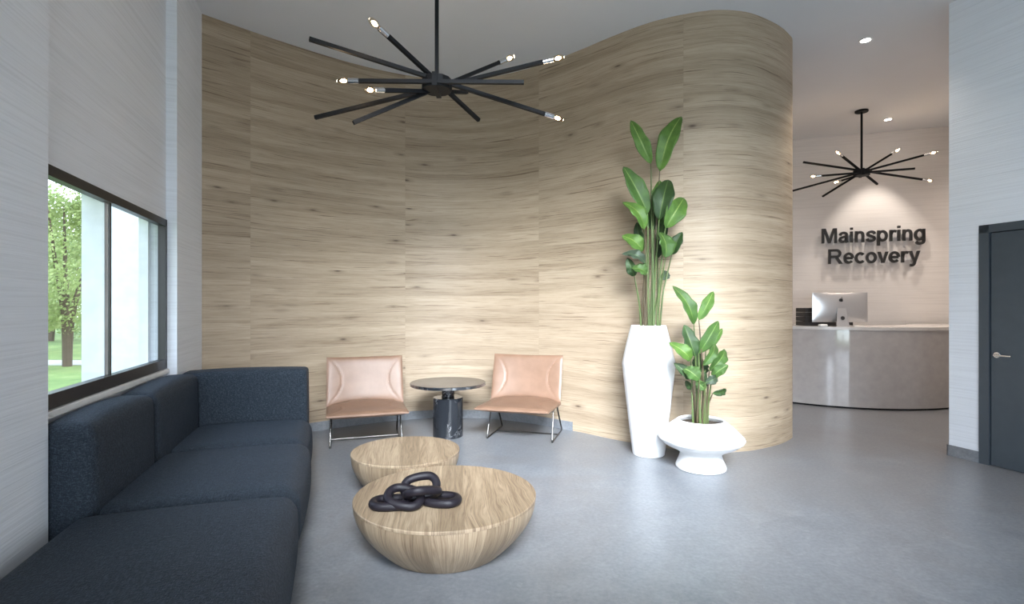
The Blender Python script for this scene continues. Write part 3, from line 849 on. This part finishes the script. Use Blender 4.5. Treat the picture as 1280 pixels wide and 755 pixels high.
# fruit shaped emblem on the case back
bm = bmesh.new()
pts = []
for k in range(60):
    a = 2*math.pi*k/60
    rr = .026*(1+.08*math.cos(2*a)-.09*math.exp(-((a-math.pi/2)/.35)**2)-.05*math.exp(-((a-3*math.pi/2)/.25)**2))
    x_, z_ = rr*math.cos(a)*.98, rr*math.sin(a)
    dx_, dz_ = x_-.036, z_-.002
    dd = math.hypot(dx_, dz_)
    if dd < .017: x_, z_ = .036+dx_/dd*.017, .002+dz_/dd*.017
    pts.append((x_, z_))
def plate(pts, y0, y1, bm):
    a = [bm.verts.new((x, y0, z)) for x, z in pts]; b = [bm.verts.new((x, y1, z)) for x, z in pts]
    bm.faces.new(a); bm.faces.new(b[::-1])
    for k in range(len(pts)): bm.faces.new((a[k], a[(k+1) % len(pts)], b[(k+1) % len(pts)], b[k]))
plate(pts, -.049, -.044, bm)
plate([(.001+.014*t_*.75+q*.0055*math.sin(math.pi*t_), .028+.016*t_) for q, ts in ((1, (0, .25, .5, .75, 1)), (-1, (.75, .5, .25))) for t_ in ts], -.049, -.044, bm)
bm.transform(Matrix.Translation((0, 0, mz+.10)))
lg = link('emblem', bm, M_SIGN, case, smooth=False); lg['label'] = 'black fruit shaped emblem'

# letter trays behind the monitor
tr = empty('letter_tray_stack', (4.50, 7.50, 1.10), 0); tag(tr, 'dark stack of letter trays behind the silver computer on the desk', 'desk tray')
for k in range(4):
    z0 = .004+k*.064
    bm = box(-.34, .34, -.12, .12, z0, z0+.008); bm_box(bm, -.34, -.332, -.12, .12, z0, z0+.058); bm_box(bm, .332, .34, -.12, .12, z0, z0+.058)
    bm_box(bm, -.34, .34, .112, .12, z0, z0+.058); bm_box(bm, -.33, .33, -.116, -.108, z0+.006, z0+.056)
    link('tray', bm, M_TRAY, tr, smooth=False)
bm = soft_box(-.055, .055, -.03, .03, 0, .03, .014, top=.006, n=8)
bm.transform(Matrix.Translation((4.28, 7.16, 1.10)))
tag(link('computer_mouse', bm, M_WHITE, angle=80), 'small white computer mouse left of the silver computer', 'mouse')
bm = box(-.06, .06, -.10, .10, 0, .012, bev=.002); bm.transform(Matrix.Translation((4.76, 7.18, 1.10)) @ Matrix.Rotation(R(-15), 4, 'Z'))
tag(link('notepad', bm, M_PAPER, smooth=False), 'white notepad lying right of the silver computer', 'notepad')

# ------------------------------------------------------------------ wall sign
sign_o = W0+WD*.381; sgn = empty('wall_sign', (sign_o.x, sign_o.y, 2.2), math.atan2(WD.y, WD.x))
tag(sgn, 'black raised lettering reading Mainspring Recovery on the reception wall', 'wall sign')
T = .165
def ell(cx, cy, rx, ry, a0, a1, n=28):
    return [(cx+rx*math.cos(R(a0+(a1-a0)*k/n)), cy+ry*math.sin(R(a0+(a1-a0)*k/n))) for k in range(n+1)]
def sp2(pts, m=7): return [(p.x, p.y) for p in spline([(x, y, 0) for x, y in pts], m)]
def vert(x, y0, y1): return ('P', [(x, y0), (x+T, y0), (x+T, y1), (x, y1)])
XH = .74; h2 = T/2
GL = {
 'M': (1.06, [('P', [(0, 0), (0, 1), (.25, 1), (.475, .30), (.70, 1), (.95, 1), (.95, 0), (.79, 0), (.79, .76), (.555, 0), (.395, 0), (.16, .76), (.16, 0)])]),
 'a': (.68, [('S', sp2([(.09, .50), (.15, .62), (.31, .665), (.46, .60), (.485, .46), (.485, .16), (.53, 0)])), ('S', sp2([(.48, .43), (.30, .385), (.12, .31), (.09, .17), (.22, .07), (.39, .11), (.48, .24)]))]),
 'i': (.29, [vert(.03, 0, XH), ('P', [(.03, .85), (.03+T, .85), (.03+T, 1), (.03, 1)])]),
 'n': (.70, [vert(.03, 0, XH), ('S', sp2([(.11, .42), (.18, .60), (.33, .665), (.47, .61), (.515, .46), (.515, .2), (.515, 0)]))]),
 's': (.64, [('S', sp2([(.53, .52), (.45, .64), (.29, .67), (.14, .61), (.13, .48), (.30, .385), (.46, .31), (.50, .19), (.41, .09), (.27, .07), (.12, .11), (.06, .22)]))]),
 'p': (.73, [vert(.03, -.27, XH), ('S', ell(.345, .37, .235, .30, 0, 360))]),
 'r': (.47, [vert(.03, 0, XH), ('S', sp2([(.11, .40), (.17, .58), (.27, .66), (.43, .64)]))]),
 'g': (.73, [vert(.47, -.06, XH), ('S', ell(.315, .37, .235, .30, 0, 360)), ('S', sp2([(.552, .02), (.52, -.13), (.38, -.205), (.22, -.19), (.10, -.09)]))]),
 'R': (.94, [('P', [(0, 0), (0, 1), (T, 1), (T, 0)]), ('S', [(.08, 1-h2), (.48, 1-h2)]+ell(.50, .70, .23, .2175, 90, -90)+[(.08, .4825)]), ('P', [(.40, .46), (.58, .50), (.90, 0), (.69, 0)])]),
 'e': (.70, [('S', [(.09, .37)]+[(.56, .37)]), ('S', ell(.33, .37, .245, .30, 0, 318))]),
 'c': (.65, [('S', ell(.33, .37, .245, .30, 42, 318))]),
 'o': (.72, [('S', ell(.34, .37, .25, .30, 0, 360))]),
 'v': (.66, [('P', [(0, XH), (.18, XH), (.32, .20), (.46, XH), (.64, XH), (.405, 0), (.235, 0)])]),
 'y': (.66, [('P', [(0, XH), (.18, XH), (.325, .20), (.46, XH), (.64, XH), (.40, -.02), (.25, .02)]), ('S', sp2([(.335, .06), (.29, -.11), (.20, -.195), (.06, -.185)]))]),
}
def glyph(ch_, fx, y0, y1):
    bm = bmesh.new()
    for kind, pts in GL[ch_][1]:
        if kind == 'P': plate([fx(*p) for p in pts], y0, y1, bm)
        else:
            V = [Vector(p) for p in pts]; closed = (V[0]-V[-1]).length < 1e-5
            if closed: V = V[:-1]
            N_ = len(V); Lq, Rq = [], []
            for k, p in enumerate(V):
                t_ = (V[(k+1) % N_]-V[k-1]) if closed else (V[min(k+1, N_-1)]-V[max(k-1, 0)])
                t_.normalize(); n_ = Vector((-t_.y, t_.x))*h2
                Lq.append(fx(*(p+n_))); Rq.append(fx(*(p-n_)))
            for k in range(N_ if closed else N_-1):
                j = (k+1) % N_
                plate([Lq[k], Lq[j], Rq[j], Rq[k]], y0, y1, bm)
            bmesh.ops.remove_doubles(bm, verts=bm.verts[:], dist=1e-5)
    return bm
def line(word, s0, width, zb, cap):
    tot = sum(GL[c][0] for c in word)-.06; kx = width/tot; x = 0
    for ch_ in word:
        fx = lambda a, b, x=x: (s0+(x+a)*kx, zb-2.2+b*cap)
        o = link('letter', glyph(ch_, fx, -.080, -.045), M_SIGN, sgn, smooth=False)
        px_ = {'i': .11, 'n': .11, 'p': .11, 'r': .11, 'g': .55, 'M': .08, 'R': .08}.get(ch_, .31); pz_ = .37 if px_ != .31 else {'a': .385, 's': .385, 'e': .37, 'c': .37, 'o': .67, 'v': .1, 'y': .1}[ch_]
        if ch_ == 'c': px_ = .09
        q = fx(px_, pz_)
        link('pin', tube([(q[0], -.047, q[1]), (q[0], 0, q[1])], .004, 8), M_STEEL, o)
        x += GL[ch_][0]
line('Mainspring', 0, 1.444, 2.42, .243)
line('Recovery', .094, 1.265, 2.075, .243)

# ------------------------------------------------------------------ light
w = bpy.data.worlds.new('World'); SC.world = w; w.use_nodes = True
nt = w.node_tree; nt.nodes.clear()
tc = nt.nodes.new('ShaderNodeTexCoord'); sp = nt.nodes.new('ShaderNodeSeparateXYZ'); rp = nt.nodes.new('ShaderNodeValToRGB')
bg = nt.nodes.new('ShaderNodeBackground'); wo = nt.nodes.new('ShaderNodeOutputWorld')
nt.links.new(tc.outputs['Generated'], sp.inputs[0]); nt.links.new(sp.outputs[2], rp.inputs[0]); nt.links.new(rp.outputs[0], bg.inputs[0]); nt.links.new(bg.outputs[0], wo.inputs[0])
rp.color_ramp.elements[0].position = 0; rp.color_ramp.elements[0].color = (.90, .94, 1, 1)
rp.color_ramp.elements[1].position = .6; rp.color_ramp.elements[1].color = (.55, .72, 1, 1)
bg.inputs[1].default_value = 4.5
def sun(d, e, col, ang):
    la = bpy.data.lights.new('sun', 'SUN'); la.energy = e; la.color = col; la.angle = R(ang)
    o = bpy.data.objects.new('sun', la); COL.objects.link(o); o.rotation_euler = Vector(d).to_track_quat('-Z', 'Y').to_euler(); o.location = (0, 0, 12)
sun((-.75, .25, -.75), 3.0, (1, .95, .86), 1.5)
def area(name, loc, tgt, sx, sy, e, col, portal=False, spread=180):
    la = bpy.data.lights.new(name, 'AREA'); la.shape = 'RECTANGLE'; la.size = sx; la.size_y = sy; la.energy = e; la.color = col; la.spread = R(spread)
    if portal: la.cycles.is_portal = True
    o = bpy.data.objects.new(name, la); COL.objects.link(o); o.location = loc
    o.rotation_euler = (Vector(tgt)-Vector(loc)).to_track_quat('-Z', 'Y').to_euler(); return o
c = uv2(UO-.12, (WV0+WV1)/2, 1.49)
area('window_portal', c, c+uv2(1, 0), WV1-WV0, 1.15, 1, (1, 1, 1), True)
area('daylight_rear', (2.05, ry+.02, 1.32), (.9, 2.5, -.6), 4.4, 2.2, 120, (.76, .88, 1), spread=100)
area('added_overhead_fill', (.9, -.7, 3.6), (.35, 6.0, -.1), 3.0, 1.0, 165, (.86, .93, 1), spread=48)  # added unseen overhead lamp shaping the timber wall gradient; the ceiling is closed
c = uv2(UP+.03, -1.3, 1.5)
area('added_side_fill', c, c+uv2(1, .35, -.22), 2.2, 1.2, 125, (.76, .87, 1), spread=115)  # added unseen fill to brighten the right wall; left wall is solid here
cam = bpy.data.cameras.new('camera'); co = bpy.data.objects.new('camera', cam); COL.objects.link(co)
co.location = (0, 0, CAMZ); co.rotation_euler = (math.pi/2, 0, 0)
cam.sensor_width = 36; cam.lens = F/1280*36; cam.shift_y = (HZ-377.5)/1280; cam.clip_start = .02
SC.camera = co
SC.view_settings.view_transform = 'Standard'; SC.view_settings.look = 'None'
SC.view_settings.exposure = 0; SC.view_settings.gamma = 1; SC.view_settings.use_curve_mapping = False
